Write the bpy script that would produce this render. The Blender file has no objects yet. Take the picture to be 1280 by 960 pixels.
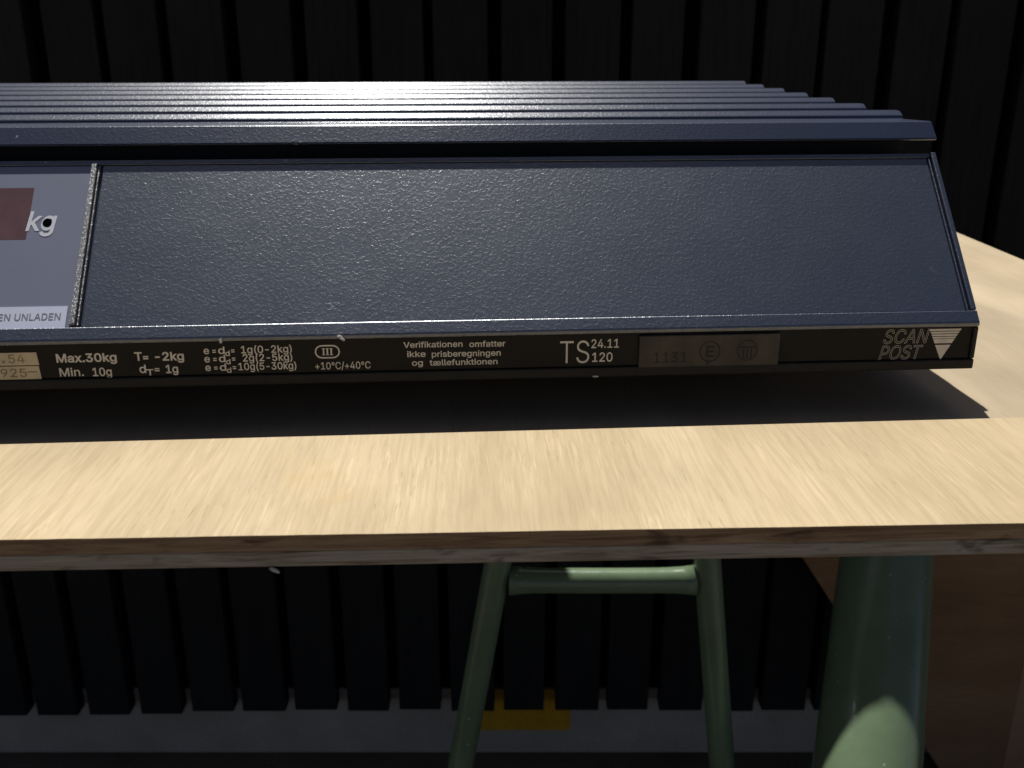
import bpy, bmesh, math, random
from mathutils import Vector
from mathutils.geometry import delaunay_2d_cdt
random.seed(7)
S = bpy.context.scene
COL = S.collection
R = math.radians

# ------------------------------------------------------------------ camera
TILT = 19.392
cam_d = bpy.data.cameras.new('camera'); cam = bpy.data.objects.new('camera', cam_d); COL.objects.link(cam)
cam.location = (0, 0, .910)
cam.rotation_euler = (R(90 - TILT), 0, 0)
cam_d.sensor_width = 36; cam_d.lens = 36 * 1250 / 1280
cam_d.clip_start = .01; cam_d.clip_end = 2000
cam_d.dof.use_dof = True; cam_d.dof.focus_distance = .45; cam_d.dof.aperture_fstop = 20
S.camera = cam
# ------------------------------------------------------------------ light
SUN_EL, SUN_AZ = 60.0, -12.0                     # azimuth from +Y, to the right
W = bpy.data.worlds.new('World'); S.world = W; W.use_nodes = True
nt = W.node_tree; bg = nt.nodes['Background']
sky = nt.nodes.new('ShaderNodeTexSky'); sky.sky_type = 'NISHITA'; sky.sun_disc = False
sky.air_density = .2; sky.dust_density = .9; sky.ozone_density = 0.0
sky.sun_elevation = R(SUN_EL); sky.sun_rotation = R(SUN_AZ)
nt.links.new(sky.outputs[0], bg.inputs[0]); bg.inputs[1].default_value = .10
sun_d = bpy.data.lights.new('sun', 'SUN'); sun_d.energy = 5.0; sun_d.angle = R(.5); sun_d.color = (1, .985, .95)
sun = bpy.data.objects.new('sun', sun_d); COL.objects.link(sun); sun.location = (0, 3, 5)
sv = Vector((math.cos(R(SUN_EL)) * math.sin(R(SUN_AZ)), math.cos(R(SUN_EL)) * math.cos(R(SUN_AZ)), math.sin(R(SUN_EL))))
sun.rotation_euler = sv.to_track_quat('Z', 'Y').to_euler()
S.view_settings.view_transform = 'Standard'; S.view_settings.look = 'None'
S.view_settings.exposure = 0.0; S.view_settings.gamma = 1

# ------------------------------------------------------------------ node helpers
class M:
    def __init__(s, name):
        s.m = bpy.data.materials.new(name); s.m.use_nodes = True; s.t = s.m.node_tree; s.b = s.t.nodes['Principled BSDF']
    def n(s, typ, **kw):
        nd = s.t.nodes.new('ShaderNode' + typ)
        for k, v in kw.items():
            if k in nd.inputs: nd.inputs[k].default_value = v
            else: setattr(nd, k, v)
        return nd
    def l(s, a, b): s.t.links.new(a, b)
    def co(s, scale=(1, 1, 1), rot=(0, 0, 0)):
        tc = s.n('TexCoord'); mp = s.n('Mapping'); mp.inputs['Scale'].default_value = scale; mp.inputs['Rotation'].default_value = rot
        s.l(tc.outputs['Object'], mp.inputs['Vector']); return mp.outputs[0]
    def noise(s, co, scale, detail=4, rough=.55, dist=0):
        nd = s.n('TexNoise'); nd.inputs['Scale'].default_value = scale; nd.inputs['Detail'].default_value = detail
        nd.inputs['Roughness'].default_value = rough; nd.inputs['Distortion'].default_value = dist
        s.l(co, nd.inputs['Vector']); return nd.outputs['Fac']
    def ramp(s, fac, stops):
        nd = s.n('ValToRGB'); e = nd.color_ramp.elements
        while len(e) < len(stops): e.new(.5)
        for el, (p, c) in zip(e, stops):
            el.position = p; el.color = (c, c, c, 1) if isinstance(c, (int, float)) else (*c, 1)
        s.l(fac, nd.inputs[0]); return nd.outputs[0]
    def mix(s, fac, a, b, mode='MIX'):
        nd = s.n('Mix'); nd.data_type = 'RGBA'; nd.blend_type = mode
        for i, v in ((0, fac), (6, a), (7, b)):
            if isinstance(v, (int, float)): nd.inputs[i].default_value = v
            elif isinstance(v, tuple): nd.inputs[i].default_value = (*v, 1)
            else: s.l(v, nd.inputs[i])
        return nd.outputs[2]
    def bump(s, h, strength, dist, prev=None):
        nd = s.n('Bump'); nd.inputs['Strength'].default_value = strength; nd.inputs['Distance'].default_value = dist
        s.l(h, nd.inputs['Height'])
        if prev is not None: s.l(prev, nd.inputs['Normal'])
        return nd.outputs[0]
    def set(s, col=None, rough=None, spec=None, metal=None, normal=None):
        for k, v in (('Base Color', col), ('Roughness', rough), ('Specular IOR Level', spec), ('Metallic', metal), ('Normal', normal)):
            if v is None: continue
            if isinstance(v, tuple): s.b.inputs[k].default_value = (*v, 1)
            elif isinstance(v, (int, float)): s.b.inputs[k].default_value = v
            else: s.l(v, s.b.inputs[k])
        return s.m

def plain(name, col, rough=.5, spec=.5, metal=0.0, var=.12, vs=60):
    m = M(name); c = m.co()
    f = m.noise(c, vs, 5)
    dark = tuple(v * (1 - var) for v in col); lite = tuple(min(1, v * (1 + var)) for v in col)
    return m.set(m.ramp(f, [(.3, dark), (.7, lite)]), rough, spec, metal)

def paint_mat(name, col, rough, spec, bump=.35, scale=800, speck=.0, coat=.8, crough=.33):
    """textured powder paint: irregular beads about a millimetre across, a few pale scuffs"""
    m = M(name); c = m.co()
    big = m.noise(c, 14, 4)
    base = m.ramp(big, [(.3, tuple(v * .92 for v in col)), (.7, tuple(v * 1.08 for v in col))])
    sc = m.noise(c, 240, 2); where = m.noise(c, 9, 2)
    fk = m.n('Math', operation='MULTIPLY'); m.l(m.ramp(sc, [(.715, 0.0), (.745, speck)]), fk.inputs[0]); m.l(m.ramp(where, [(.5, 0.0), (.6, 1.0)]), fk.inputs[1])
    base = m.mix(fk.outputs[0], base, (.30, .32, .35))
    sm = m.noise(m.co((1, .4, 1)), 26, 5, .65)                      # hand-rubbed haze
    base = m.mix(m.ramp(sm, [(.60, 0.0), (.74, .05)]), base, (.20, .22, .26))
    peb = m.ramp(m.noise(c, scale * .72, 2, .55, .4), [(.46, 0.0), (.74, 1.0)])
    h2 = m.noise(c, scale * 1.9, 1, .5)
    nrm = m.bump(peb, bump * .22, .0008)
    m.b.inputs['Coat Weight'].default_value = coat; m.b.inputs['Coat Roughness'].default_value = crough; m.b.inputs['Coat IOR'].default_value = 1.85
    m.l(m.bump(h2, min(1, bump * 1.4), .0004, m.bump(peb, min(1, bump * 1.75), .0008)), m.b.inputs['Coat Normal'])
    rr = m.ramp(m.noise(c, 45, 5), [(.3, rough * .96), (.7, min(1, rough * 1.05))])
    m.b.inputs['IOR'].default_value = 1.7
    m.b.inputs['Specular Tint'].default_value = (.86, .93, 1, 1)
    return m.set(base, rr, spec, 0, nrm)

def wood_mat(name, light, dark, pore, grain='y', fleck=1.0, tint=None):
    m = M(name)
    st = (lambda k: (1, k, 1)) if grain == 'y' else (lambda k: (k, 1, 1))
    c0 = m.co()
    broad = m.noise(m.co(st(.06)), 26, 5, .6, .5)
    col = m.ramp(broad, [(.3, dark), (.68, light)])
    fine = m.noise(m.co(st(.05)), 520, 5, .65, .25)
    col = m.mix(m.ramp(fine, [(.40, .42 * fleck), (.56, 0.0)]), col, tuple(v * .74 for v in dark))
    shine = m.noise(m.co(st(.055)), 780, 3, .55, .2)
    patch = m.ramp(m.noise(m.co(st(.4)), 30, 3), [(.42, 0.0), (.6, 1.0)])
    mu = m.n('Math', operation='MULTIPLY'); m.l(m.ramp(shine, [(.54, 0.0), (.68, .6 * fleck)]), mu.inputs[0]); m.l(patch, mu.inputs[1])
    col = m.mix(mu.outputs[0], col, tuple(min(.84, v * 1.25) for v in light))
    po = m.noise(m.co(st(.09)), 820, 2, .5)
    pw = m.ramp(m.noise(m.co(st(.5)), 24, 2), [(.44, 0.0), (.62, 1.0)])
    mu2 = m.n('Math', operation='MULTIPLY'); m.l(m.ramp(po, [(.63, 0.0), (.71, .55 * fleck)]), mu2.inputs[0]); m.l(pw, mu2.inputs[1])
    col = m.mix(mu2.outputs[0], col, pore)
    col = m.mix(.55, col, m.ramp(m.noise(m.co(st(.5)), 16, 4), [(.3, .58), (.7, 1.0)]), 'MULTIPLY')
    st1 = m.noise(c0, 13, 3, .6)                                    # a few yellowish stains and dark specks
    col = m.mix(m.ramp(st1, [(.60, 0.0), (.72, .55 * fleck)]), col, tuple(a * b for a, b in zip(dark, (.98, .88, .55))))
    dots = m.noise(c0, 330, 1)
    col = m.mix(m.ramp(dots, [(.80, 0.0), (.83, .7 * fleck)]), col, (.12, .09, .06))
    if tint: col = tint(m, col)
    n1 = m.bump(fine, .25, .0005, m.bump(po, .2, .0005))
    return m.set(col, .6, .14, 0, n1)

def edge_mat(name, a, b, dk):
    m = M(name)
    c = m.co((.05, 1, 1))
    f = m.noise(c, 420, 6, .65, 1.2)
    col = m.ramp(f, [(.3, dk), (.5, a), (.7, b)])
    k = m.noise(m.co((.35, 1, 1.4)), 95, 3, .6, .6)
    col = m.mix(m.ramp(k, [(.60, 0.0), (.72, .8)]), col, tuple(v * .4 for v in dk))
    return m.set(col, .8, .15, 0, m.bump(f, .6, .0012))

# ------------------------------------------------------------------ mesh helpers
def link(name, bm, mats, parent=None, bevel=0, seg=2, smooth=False, loc=None, rot=None):
    bmesh.ops.recalc_face_normals(bm, faces=bm.faces)
    me = bpy.data.meshes.new(name); bm.to_mesh(me); bm.free()
    for mm in (mats if isinstance(mats, (list, tuple)) else [mats]): me.materials.append(mm)
    o = bpy.data.objects.new(name, me); COL.objects.link(o)
    if smooth:
        for p in me.polygons: p.use_smooth = True
    if bevel:
        md = o.modifiers.new('bevel', 'BEVEL'); md.width = bevel; md.segments = seg; md.limit_method = 'ANGLE'; md.angle_limit = R(25)
    if parent: o.parent = parent
    if loc: o.location = loc
    if rot: o.rotation_euler = rot
    return o

def hexa(bm, p, mi=0):
    """eight points: four below, four above, in the same turning order"""
    v = [bm.verts.new(q) for q in p]
    fs = [bm.faces.new([v[i] for i in q]) for q in ((3, 2, 1, 0), (4, 5, 6, 7), (0, 1, 5, 4), (1, 2, 6, 5), (2, 3, 7, 6), (3, 0, 4, 7))]
    for f in fs: f.material_index = mi
    return fs

def box(bm, x0, x1, y0, y1, z0, z1, mi=0):
    return hexa(bm, [(x0, y0, z0), (x1, y0, z0), (x1, y1, z0), (x0, y1, z0), (x0, y0, z1), (x1, y0, z1), (x1, y1, z1), (x0, y1, z1)], mi)

def prism(bm, prof, x0, x1, x0b=None, x1b=None):
    """profile of (y, z) drawn along x"""
    a = [bm.verts.new((x0, y, z)) for y, z in prof]; b = [bm.verts.new((x1, y, z)) for y, z in prof]
    n = len(prof)
    bm.faces.new(a[::-1]); bm.faces.new(b)
    for i in range(n): bm.faces.new((a[i], a[(i + 1) % n], b[(i + 1) % n], b[i]))

def slab(bm, poly, z0, z1, side_mi=0):
    lo = [bm.verts.new((x, y, z0)) for x, y in poly]; hi = [bm.verts.new((x, y, z1)) for x, y in poly]
    n = len(poly)
    bm.faces.new(lo[::-1]); bm.faces.new(hi)
    for i in range(n):
        f = bm.faces.new((lo[i], lo[(i + 1) % n], hi[(i + 1) % n], hi[i])); f.material_index = side_mi

def tube(bm, pts, radii, n=28):
    pts = [Vector(p) for p in pts]; rings = []
    up = Vector((1, 0, 0))
    for i, p in enumerate(pts):
        d = (pts[min(i + 1, len(pts) - 1)] - pts[max(i - 1, 0)]).normalized()
        u = (up - d * up.dot(d))
        if u.length < .05: u = Vector((0, 1, 0)) - d * d.y
        u.normalize(); w = d.cross(u)
        r = radii[i] if isinstance(radii, (list, tuple)) else radii
        rings.append([bm.verts.new(p + (u * math.cos(a) + w * math.sin(a)) * r) for a in (2 * math.pi * k / n for k in range(n))])
    for a, b in zip(rings, rings[1:]):
        for k in range(n): bm.faces.new((a[k], a[(k + 1) % n], b[(k + 1) % n], b[k]))
    bm.faces.new(rings[0][::-1]); bm.faces.new(rings[-1])

def tag(o, label=None, cat=None, group=None, kind=None):
    for k, v in (('label', label), ('category', cat), ('group', group), ('kind', kind)):
        if v: o[k] = v
    return o

def empty(name, loc, rz=0):
    o = bpy.data.objects.new(name, None); COL.objects.link(o); o.location = loc; o.rotation_euler = (0, 0, rz); o.empty_display_size = .05
    return o

# ------------------------------------------------------------------ materials
navy = paint_mat('navy_hammer_paint', (.021, .030, .060), .38, .7, .12, 950, .8)
navy_plate = paint_mat('navy_plate_paint', (.023, .032, .062), .22, .22, .075, 1000, .8, .26, .30)
navy_panel = paint_mat('navy_panel_paint', (.020, .029, .056), .38, 1.0, .125, 950, .7, 1.0, .29)
dark_paint = paint_mat('dark_underside', (.012, .013, .014), .6, .3, .2, 700)
film_black = plain('black_film', (.010, .010, .009), .55, .2, 0, .3, 90)
edge_paint = paint_mat('glittering_bare_edge', (.16, .16, .165), .42, .6, .45, 1300)
grey_plastic = plain('grey_lilac_faceplate', (.22, .235, .315), .5, .4, 0, .05, 30)
window_red = plain('smoked_red_window', (.15, .085, .09), .22, .5, 0, .25, 40)
ink_white = plain('print_white', (.72, .68, .58), .6, .2, 0, .1, 200)
kg_white = plain('print_kg_white', (.78, .78, .82), .6, .2, 0, .05, 200)
ink_dim = plain('print_outline', (.42, .39, .32), .6, .2, 0, .1, 200)
ink_grey = plain('print_grey', (.22, .23, .27), .6, .2, 0, .1, 200)
ink_pen = plain('pen_grey', (.25, .21, .13), .7, .2, 0, .2, 200)
paper = plain('paper_yellowed', (.62, .53, .35), .7, .2, 0, .12, 120)
strip_white = plain('strip_white', (.72, .74, .88), .55, .3, 0, .04, 60)
black_hole = plain('hole_black', (.004, .004, .005), .8, .0)
plate_metal = plain('verification_metal', (.052, .049, .043), .48, .3, .5, .25, 90)
mark_dark = plain('stamped_mark', (.024, .021, .017), .6, .3, .2)
trim_black = plain('black_trim', (.016, .016, .015), .6, .25, 0, .2, 150)
rubber = plain('foot_rubber', (.015, .015, .015), .8, .2)
chip_m = plain('pale_chip', (.55, .53, .48), .7, .2, 0, .2, 300)

# ------------------------------------------------------------------ letters (outlines: advance, contours in thousandths)
GLYPH = {'(': (273, ['89,207 90,244 94,283 101,324 109,364 119,403 132,441 145,477 160,510 177,539 236,539 219,503 204,466 191,428 179,390 169,351 161,313 156,276 152,241 151,207 152,176 155,145 160,115 167,83 177,50 188,16 202,-19 218,-57 236,-96 177,-96 150,-46 128,4 111,55 99,106 92,156']),
 ')': (273, ['37,-96 56,-56 72,-18 86,18 97,52 106,85 113,116 118,147 121,177 122,207 121,241 117,276 112,313 104,351 94,390 82,428 69,466 54,503 37,539 97,539 113,510 128,477 142,441 154,403 164,364 173,323 179,283 183,244 184,207 182,156 174,104 161,53 144,3 123,-47 97,-96']),
 '+': (453, ['198,34 198,364 255,364 255,34', '61,172 61,226 391,226 391,172']),
 '-': (453, ['337,244 337,188 114,188 114,244']),
 '.': (188, ['95,-4 83,-3 73,1 63,9 55,18 51,29 50,41 51,53 55,64 63,73 73,81 83,85 95,87 107,85 118,81 128,73 135,64 140,53 141,41 140,29 135,18 128,9 118,1 107,-3']),
 '/': (249, ['235,533 71,-76 14,-76 178,533']),
 '0': (453, ['227,-7 191,-3 158,7 130,24 105,48 85,77 69,113 57,155 50,202 48,254 50,306 57,353 69,395 85,431 106,461 130,484 159,502 191,512 227,516 262,512 295,502 323,484 348,461 368,431 384,395 396,353 403,306 405,254 403,202 396,155 384,113 368,77 348,48 323,24 295,7 263,-3', '227,50 250,52 271,60 290,74 306,92 320,116 330,144 338,176 342,213 344,254 342,295 338,332 330,365 320,393 306,416 290,435 271,449 250,457 227,460 203,457 182,449 163,435 147,416 134,393 123,365 115,332 111,295 109,254 111,213 115,176 123,144 134,116 147,92 163,74 182,60 203,52']),
 '1': (453, ['76,0 76,55 391,55 391,0', '276,509 276,0 212,0 212,448 209,448 86,358 86,427 198,509']),
 '2': (453, ['64,0 64,47 234,229 252,248 268,266 282,282 294,298 303,312 311,327 316,341 319,356 320,371 319,389 315,405 308,419 298,431 287,441 273,449 258,455 241,458 224,460 205,458 188,454 172,447 159,438 148,427 139,413 132,398 128,381 127,362 66,362 68,391 75,418 86,442 102,464 121,482 143,496 168,507 196,513 225,516 254,513 281,507 306,497 328,482 346,465 361,445 372,423 379,398 381,372 380,354 377,336 371,318 363,299 351,280 336,259 317,235 294,209 267,180 153,60 153,57 389,57 389,0']),
 '3': (453, ['218,-7 188,-5 159,1 133,10 108,22 88,38 70,57 57,79 48,104 44,132 109,132 112,115 118,100 126,87 137,76 150,66 165,59 182,54 200,51 219,50 239,51 258,55 275,61 291,69 304,80 315,93 323,108 328,125 329,145 328,163 323,180 316,196 306,211 292,223 275,234 254,241 229,246 201,248 157,248 157,299 288,448 288,452 70,452 70,509 372,509 372,461 211,278 211,289 247,290 279,286 308,276 333,262 354,244 371,222 383,198 391,173 393,145 390,116 383,90 370,66 354,45 333,27 309,12 281,2 251,-5']),
 '4': (453, ['40,105 40,158 247,509 311,509 109,166 109,163 413,163 413,105', '282,0 282,121 282,146 282,318 343,318 343,0']),
 '5': (453, ['221,-7 192,-5 165,1 140,11 118,25 99,41 83,60 71,82 63,105 60,130 122,130 125,115 130,102 138,89 148,78 160,68 173,60 188,54 204,51 221,50 241,51 259,56 276,64 291,75 304,89 314,104 322,122 326,141 328,162 326,183 321,203 314,221 303,237 290,251 275,262 257,270 238,275 218,277 201,276 184,273 167,268 152,262 139,255 128,246 67,253 96,509 366,509 366,452 151,452 134,301 136,301 148,311 162,318 178,325 194,330 212,333 229,334 252,332 274,328 294,321 313,311 330,299 345,285 358,269 370,251 379,231 386,210 390,187 391,163 388,132 381,102 369,76 352,52 332,32 309,15 282,3 253,-4']),
 '9': (453, ['226,516 256,513 285,506 310,494 333,478 352,458 368,434 380,408 387,378 389,347 387,322 382,296 373,270 359,240 340,207 315,168 200,0 130,0 301,248 307,248 302,238 295,229 287,221 278,214 268,207 257,202 245,198 232,195 218,195 188,197 161,203 137,214 116,229 98,247 83,269 72,294 66,321 64,352 66,382 73,411 85,436 101,459 120,479 143,494 168,506 196,513', '226,460 207,459 190,454 174,446 160,435 148,423 138,407 131,390 127,372 125,352 127,331 131,313 138,295 148,280 160,268 174,257 190,250 207,245 226,243 245,245 263,249 279,257 293,267 305,280 314,295 322,312 326,330 327,350 326,371 322,390 314,407 305,422 293,435 279,446 263,454 245,459']),
 '=': (453, ['72,245 72,301 381,301 381,245', '72,97 72,153 381,153 381,97']),
 'A': (480, ['16,0 201,509 276,509 463,0 395,0 287,302 280,323 272,346 264,372 255,402 244,438 232,478 245,478 233,437 222,402 213,371 204,345 197,322 191,302 85,0', '110,142 110,199 370,199 370,142']),
 'C': (510, ['267,-7 225,-3 186,7 150,25 119,49 92,79 70,115 53,157 44,203 40,254 44,305 53,352 70,393 92,429 119,459 150,484 186,501 225,512 267,516 293,514 317,511 340,504 362,496 383,485 402,471 419,456 435,438 448,418 459,397 467,373 473,348 408,348 404,365 397,380 389,395 380,407 369,418 357,428 344,437 330,444 315,449 300,453 284,455 267,456 237,453 209,445 184,432 161,414 141,391 125,364 113,332 106,295 103,254 106,213 113,177 125,145 141,117 161,94 184,76 210,63 237,56 267,53 284,54 300,56 315,60 330,65 344,72 357,81 369,90 380,102 389,114 397,128 404,144 408,160 473,160 467,135 459,112 448,91 435,71 420,53 402,38 383,24 363,13 341,5 317,-2 293,-6']),
 'D': (502, ['219,0 96,0 96,57 215,57 254,60 288,68 318,81 343,99 363,122 379,149 390,181 397,216 399,255 397,294 390,329 379,361 364,388 344,410 320,428 291,441 258,449 221,452 93,452 93,509 225,509 273,505 315,495 353,478 385,455 412,426 433,391 449,351 458,306 462,255 458,205 449,159 433,119 411,83 384,54 351,31 312,14 268,3', '125,509 125,0 60,0 60,509']),
 'E': (419, ['60,0 60,509 372,509 372,452 125,452 125,286 355,286 355,229 125,229 125,57 375,57 375,0']),
 'H': (517, ['60,0 60,509 125,509 125,289 392,289 392,509 457,509 457,0 392,0 392,232 125,232 125,0']),
 'L': (393, ['60,0 60,509 125,509 125,57 361,57 361,0']),
 'M': (628, ['60,0 60,509 152,509 277,187 280,179 284,170 287,159 291,147 295,135 299,123 303,110 307,97 311,84 315,71 319,60 322,49 307,49 311,59 314,71 318,83 322,95 326,108 330,121 334,134 338,146 342,158 346,169 349,179 352,187 476,509 568,509 568,0 504,0 504,291 504,302 504,314 504,327 505,340 505,354 505,369 505,383 506,398 506,413 506,428 507,443 507,457 513,457 508,441 503,425 498,409 492,393 487,378 482,363 477,348 472,335 467,322 463,310 459,300 456,291 342,0 286,0 170,291 167,300 163,310 159,321 155,333 150,347 145,361 140,376 134,392 129,408 124,424 118,441 112,457 119,457 119,444 120,430 120,416 120,401 121,386 121,372 121,357 121,342 122,328 122,315 122,302 122,291 122,0']),
 'N': (523, ['60,0 60,509 136,509 343,183 349,174 355,163 363,151 371,137 379,122 388,107 396,90 405,73 414,55 405,54 403,72 402,90 401,108 400,126 399,142 399,157 399,171 399,184 399,195 399,509 463,509 463,0 387,0 202,290 194,303 186,317 177,331 168,346 159,363 148,381 136,402 123,425 108,452 119,454 120,429 121,406 122,384 123,363 124,345 124,328 125,313 125,301 125,291 125,0']),
 'O': (533, ['267,-7 225,-3 186,7 150,25 119,49 92,79 70,115 53,157 44,203 40,254 44,305 53,352 70,393 92,429 119,459 150,484 186,501 225,512 267,516 309,512 348,501 384,484 415,459 442,429 464,393 480,352 490,305 493,254 490,203 480,157 464,115 442,79 415,49 384,25 348,7 309,-3', '267,53 296,55 324,63 349,76 372,94 392,116 408,144 420,176 428,213 430,254 428,295 420,332 408,365 392,392 372,415 349,433 324,446 296,453 267,456 237,453 210,445 184,433 161,415 142,392 125,364 113,332 106,295 103,254 106,213 113,176 125,144 142,117 161,94 184,76 210,63 237,55']),
 'P': (445, ['60,0 60,509 235,509 272,506 305,499 332,487 356,471 375,452 390,430 400,404 407,377 409,348 407,318 400,291 390,265 375,243 356,223 332,207 305,195 272,188 235,186 109,186 109,242 233,242 257,244 279,248 297,256 312,266 324,279 333,294 339,310 343,328 344,348 343,367 339,385 333,402 324,416 312,428 297,439 279,446 257,451 232,452 125,452 125,0']),
 'S': (447, ['224,-9 188,-7 156,-1 128,9 102,23 81,40 64,60 51,83 42,109 38,137 104,137 108,118 114,102 123,88 136,76 150,66 166,59 185,53 204,50 224,49 246,50 267,54 286,60 303,69 317,79 329,92 338,106 344,122 346,139 344,154 340,168 332,179 322,189 310,197 296,205 280,211 263,217 245,222 184,239 145,253 112,269 86,289 67,313 56,341 52,372 54,400 62,425 75,448 92,468 113,484 138,498 165,508 195,514 227,516 259,514 289,508 316,498 340,484 360,468 377,449 390,427 398,403 401,378 337,378 332,402 320,421 302,437 280,449 254,456 225,459 204,457 185,454 167,448 152,440 139,430 129,418 121,405 117,391 115,376 117,359 122,345 131,334 142,324 155,315 169,308 184,302 198,297 212,293 264,279 279,275 295,270 312,264 328,256 344,248 359,238 372,226 384,213 395,198 402,180 407,161 408,139 406,112 399,87 386,64 370,43 349,25 323,11 294,0 261,-7']),
 'T': (449, ['32,452 32,509 417,509 417,452 257,452 257,0 193,0 193,452']),
 'U': (517, ['259,-8 220,-6 186,2 154,15 126,33 103,55 85,80 71,108 63,140 60,173 60,509 124,509 124,178 126,155 132,133 141,113 153,95 169,80 187,68 208,59 232,53 259,52 285,53 309,59 331,68 349,80 364,95 377,113 385,133 391,155 393,178 393,509 457,509 457,173 454,140 446,108 433,80 414,55 391,33 363,15 332,2 297,-6']),
 'V': (480, ['204,0 16,509 84,509 192,206 199,187 207,164 215,137 225,106 236,71 248,31 235,31 247,71 257,107 267,138 276,165 283,187 290,206 395,509 463,509 278,0']),
 'a': (389, ['160,-9 137,-7 115,-3 94,5 76,15 60,29 48,45 38,63 32,84 30,108 32,128 36,146 43,161 53,174 64,184 78,193 92,200 108,206 125,211 143,214 161,217 178,220 200,223 218,225 234,227 247,229 257,231 265,235 271,240 274,246 276,255 276,257 275,272 272,285 267,297 260,307 251,315 240,322 227,327 212,330 196,331 178,330 163,327 149,322 137,316 127,309 118,301 110,292 104,283 100,274 41,291 51,313 64,331 79,346 95,358 114,368 133,375 153,380 173,383 194,384 208,384 223,382 239,379 255,375 271,369 286,360 300,350 312,336 322,320 330,301 335,278 337,251 337,0 277,0 277,52 272,52 267,43 260,34 252,25 242,16 229,8 215,1 199,-4 181,-7', '170,45 192,47 211,51 228,59 242,68 254,80 263,93 270,108 274,122 276,138 276,190 272,187 267,184 259,182 251,180 241,178 231,176 221,174 210,173 200,171 191,170 182,169 175,168 161,166 147,163 134,159 122,153 112,147 103,139 97,130 93,118 92,105 93,93 96,82 102,72 109,64 119,57 130,52 142,48 156,46']),
 'b': (424, ['229,-8 208,-7 189,-3 172,4 159,12 147,21 138,31 130,41 123,50 118,59 112,59 112,0 53,0 53,509 114,509 114,319 118,319 123,327 130,336 137,346 147,355 158,364 171,373 188,379 207,383 229,384 259,382 287,374 313,361 335,342 354,320 370,293 381,261 388,227 390,189 388,151 381,116 370,84 355,57 336,34 313,16 288,3 260,-6', '220,47 242,49 262,55 279,66 294,80 306,97 316,117 323,139 327,163 328,189 327,215 323,239 316,261 307,281 295,298 280,311 262,322 243,328 220,330 198,328 178,322 161,312 147,299 134,282 125,263 118,241 114,216 113,189 114,162 118,138 125,115 135,95 147,78 162,65 179,55 198,49']),
 'd': (424, ['195,-8 165,-6 137,3 111,16 89,34 70,57 55,84 43,116 36,151 34,189 36,227 43,261 55,293 70,320 89,342 112,361 137,374 165,382 196,384 218,383 237,379 253,373 267,364 278,355 287,346 295,336 301,327 306,319 311,319 311,509 372,509 372,0 313,0 313,59 307,59 301,50 295,41 287,31 277,21 266,12 252,4 236,-3 217,-7', '205,47 226,49 246,55 263,65 278,78 290,95 299,115 306,138 310,162 312,189 310,216 306,241 300,263 290,282 278,299 263,312 246,322 227,328 205,330 182,328 162,322 145,311 130,298 118,281 108,261 102,239 98,215 96,189 98,163 102,139 109,117 118,97 130,80 145,66 162,55 182,49']),
 'e': (404, ['212,-8 177,-5 145,3 117,16 92,35 72,58 56,85 44,116 37,150 34,187 36,224 44,258 55,290 71,317 91,340 115,359 142,373 172,382 205,384 226,383 246,380 266,374 285,366 303,355 319,341 334,324 347,305 357,282 365,256 370,227 371,194 371,169 75,169 75,221 338,221 310,202 308,226 304,248 298,269 288,286 277,301 263,314 246,323 227,328 205,330 183,328 164,323 146,313 131,301 119,286 109,270 102,251 97,231 96,211 96,178 98,151 102,127 110,106 121,88 135,73 151,61 169,53 190,48 212,46 227,47 241,49 254,53 265,58 276,65 285,73 294,82 300,93 306,105 365,91 358,72 348,55 335,39 320,26 302,14 283,4 261,-3 237,-7']),
 'f': (254, ['228,379 228,327 6,327 6,379', '81,0 81,432 82,452 87,470 96,486 107,499 120,510 135,519 152,525 169,529 187,530 201,530 212,529 222,527 231,525 238,523 243,521 227,468 224,470 220,471 215,472 209,473 202,474 195,474 178,472 164,468 154,460 147,449 143,435 142,419 142,0']),
 'g': (425, ['207,-151 180,-149 156,-146 134,-140 114,-132 97,-122 82,-110 70,-97 59,-84 51,-69 101,-41 107,-49 114,-57 122,-66 131,-74 142,-82 154,-88 169,-93 187,-96 207,-97 236,-95 261,-87 282,-75 298,-58 308,-34 311,-6 311,68 306,68 301,60 294,51 287,41 277,32 266,23 252,16 236,10 217,6 195,5 165,7 138,14 113,27 90,43 71,65 55,90 43,120 36,154 34,191 36,229 43,263 55,293 71,320 90,342 112,361 138,374 166,382 196,384 218,383 237,379 253,373 267,365 279,356 288,346 296,336 302,327 308,319 313,319 313,379 372,379 372,-9 370,-40 363,-67 350,-90 334,-109 314,-124 291,-136 265,-144 237,-149', '205,59 227,61 246,66 264,75 278,87 290,103 300,121 307,142 311,166 312,193 311,219 307,242 300,264 291,283 279,299 264,312 247,322 227,328 205,330 182,328 163,322 145,312 130,298 118,282 109,262 102,241 98,218 96,193 98,167 102,144 109,123 118,104 131,88 145,76 163,66 183,61']),
 'i': (167, ['53,0 53,379 114,379 114,0', '84,443 73,444 63,448 54,455 47,463 43,472 41,483 43,494 47,504 54,512 63,518 73,522 84,524 95,522 105,518 114,512 121,504 125,494 126,483 125,472 121,463 114,455 105,448 95,444']),
 'k': (381, ['110,137 110,212 121,212 284,379 360,379 184,199 177,199', '53,0 53,509 114,509 114,0', '294,0 148,186 191,229 372,0']),
 'l': (189, ['139,-2 112,0 91,8 74,20 62,37 55,59 53,84 53,509 114,509 114,99 114,83 117,71 120,62 126,57 135,53 146,52 152,52 157,52 160,53 164,53 167,54 170,54 181,3 175,1 169,0 162,-1 154,-2 147,-2']),
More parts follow.
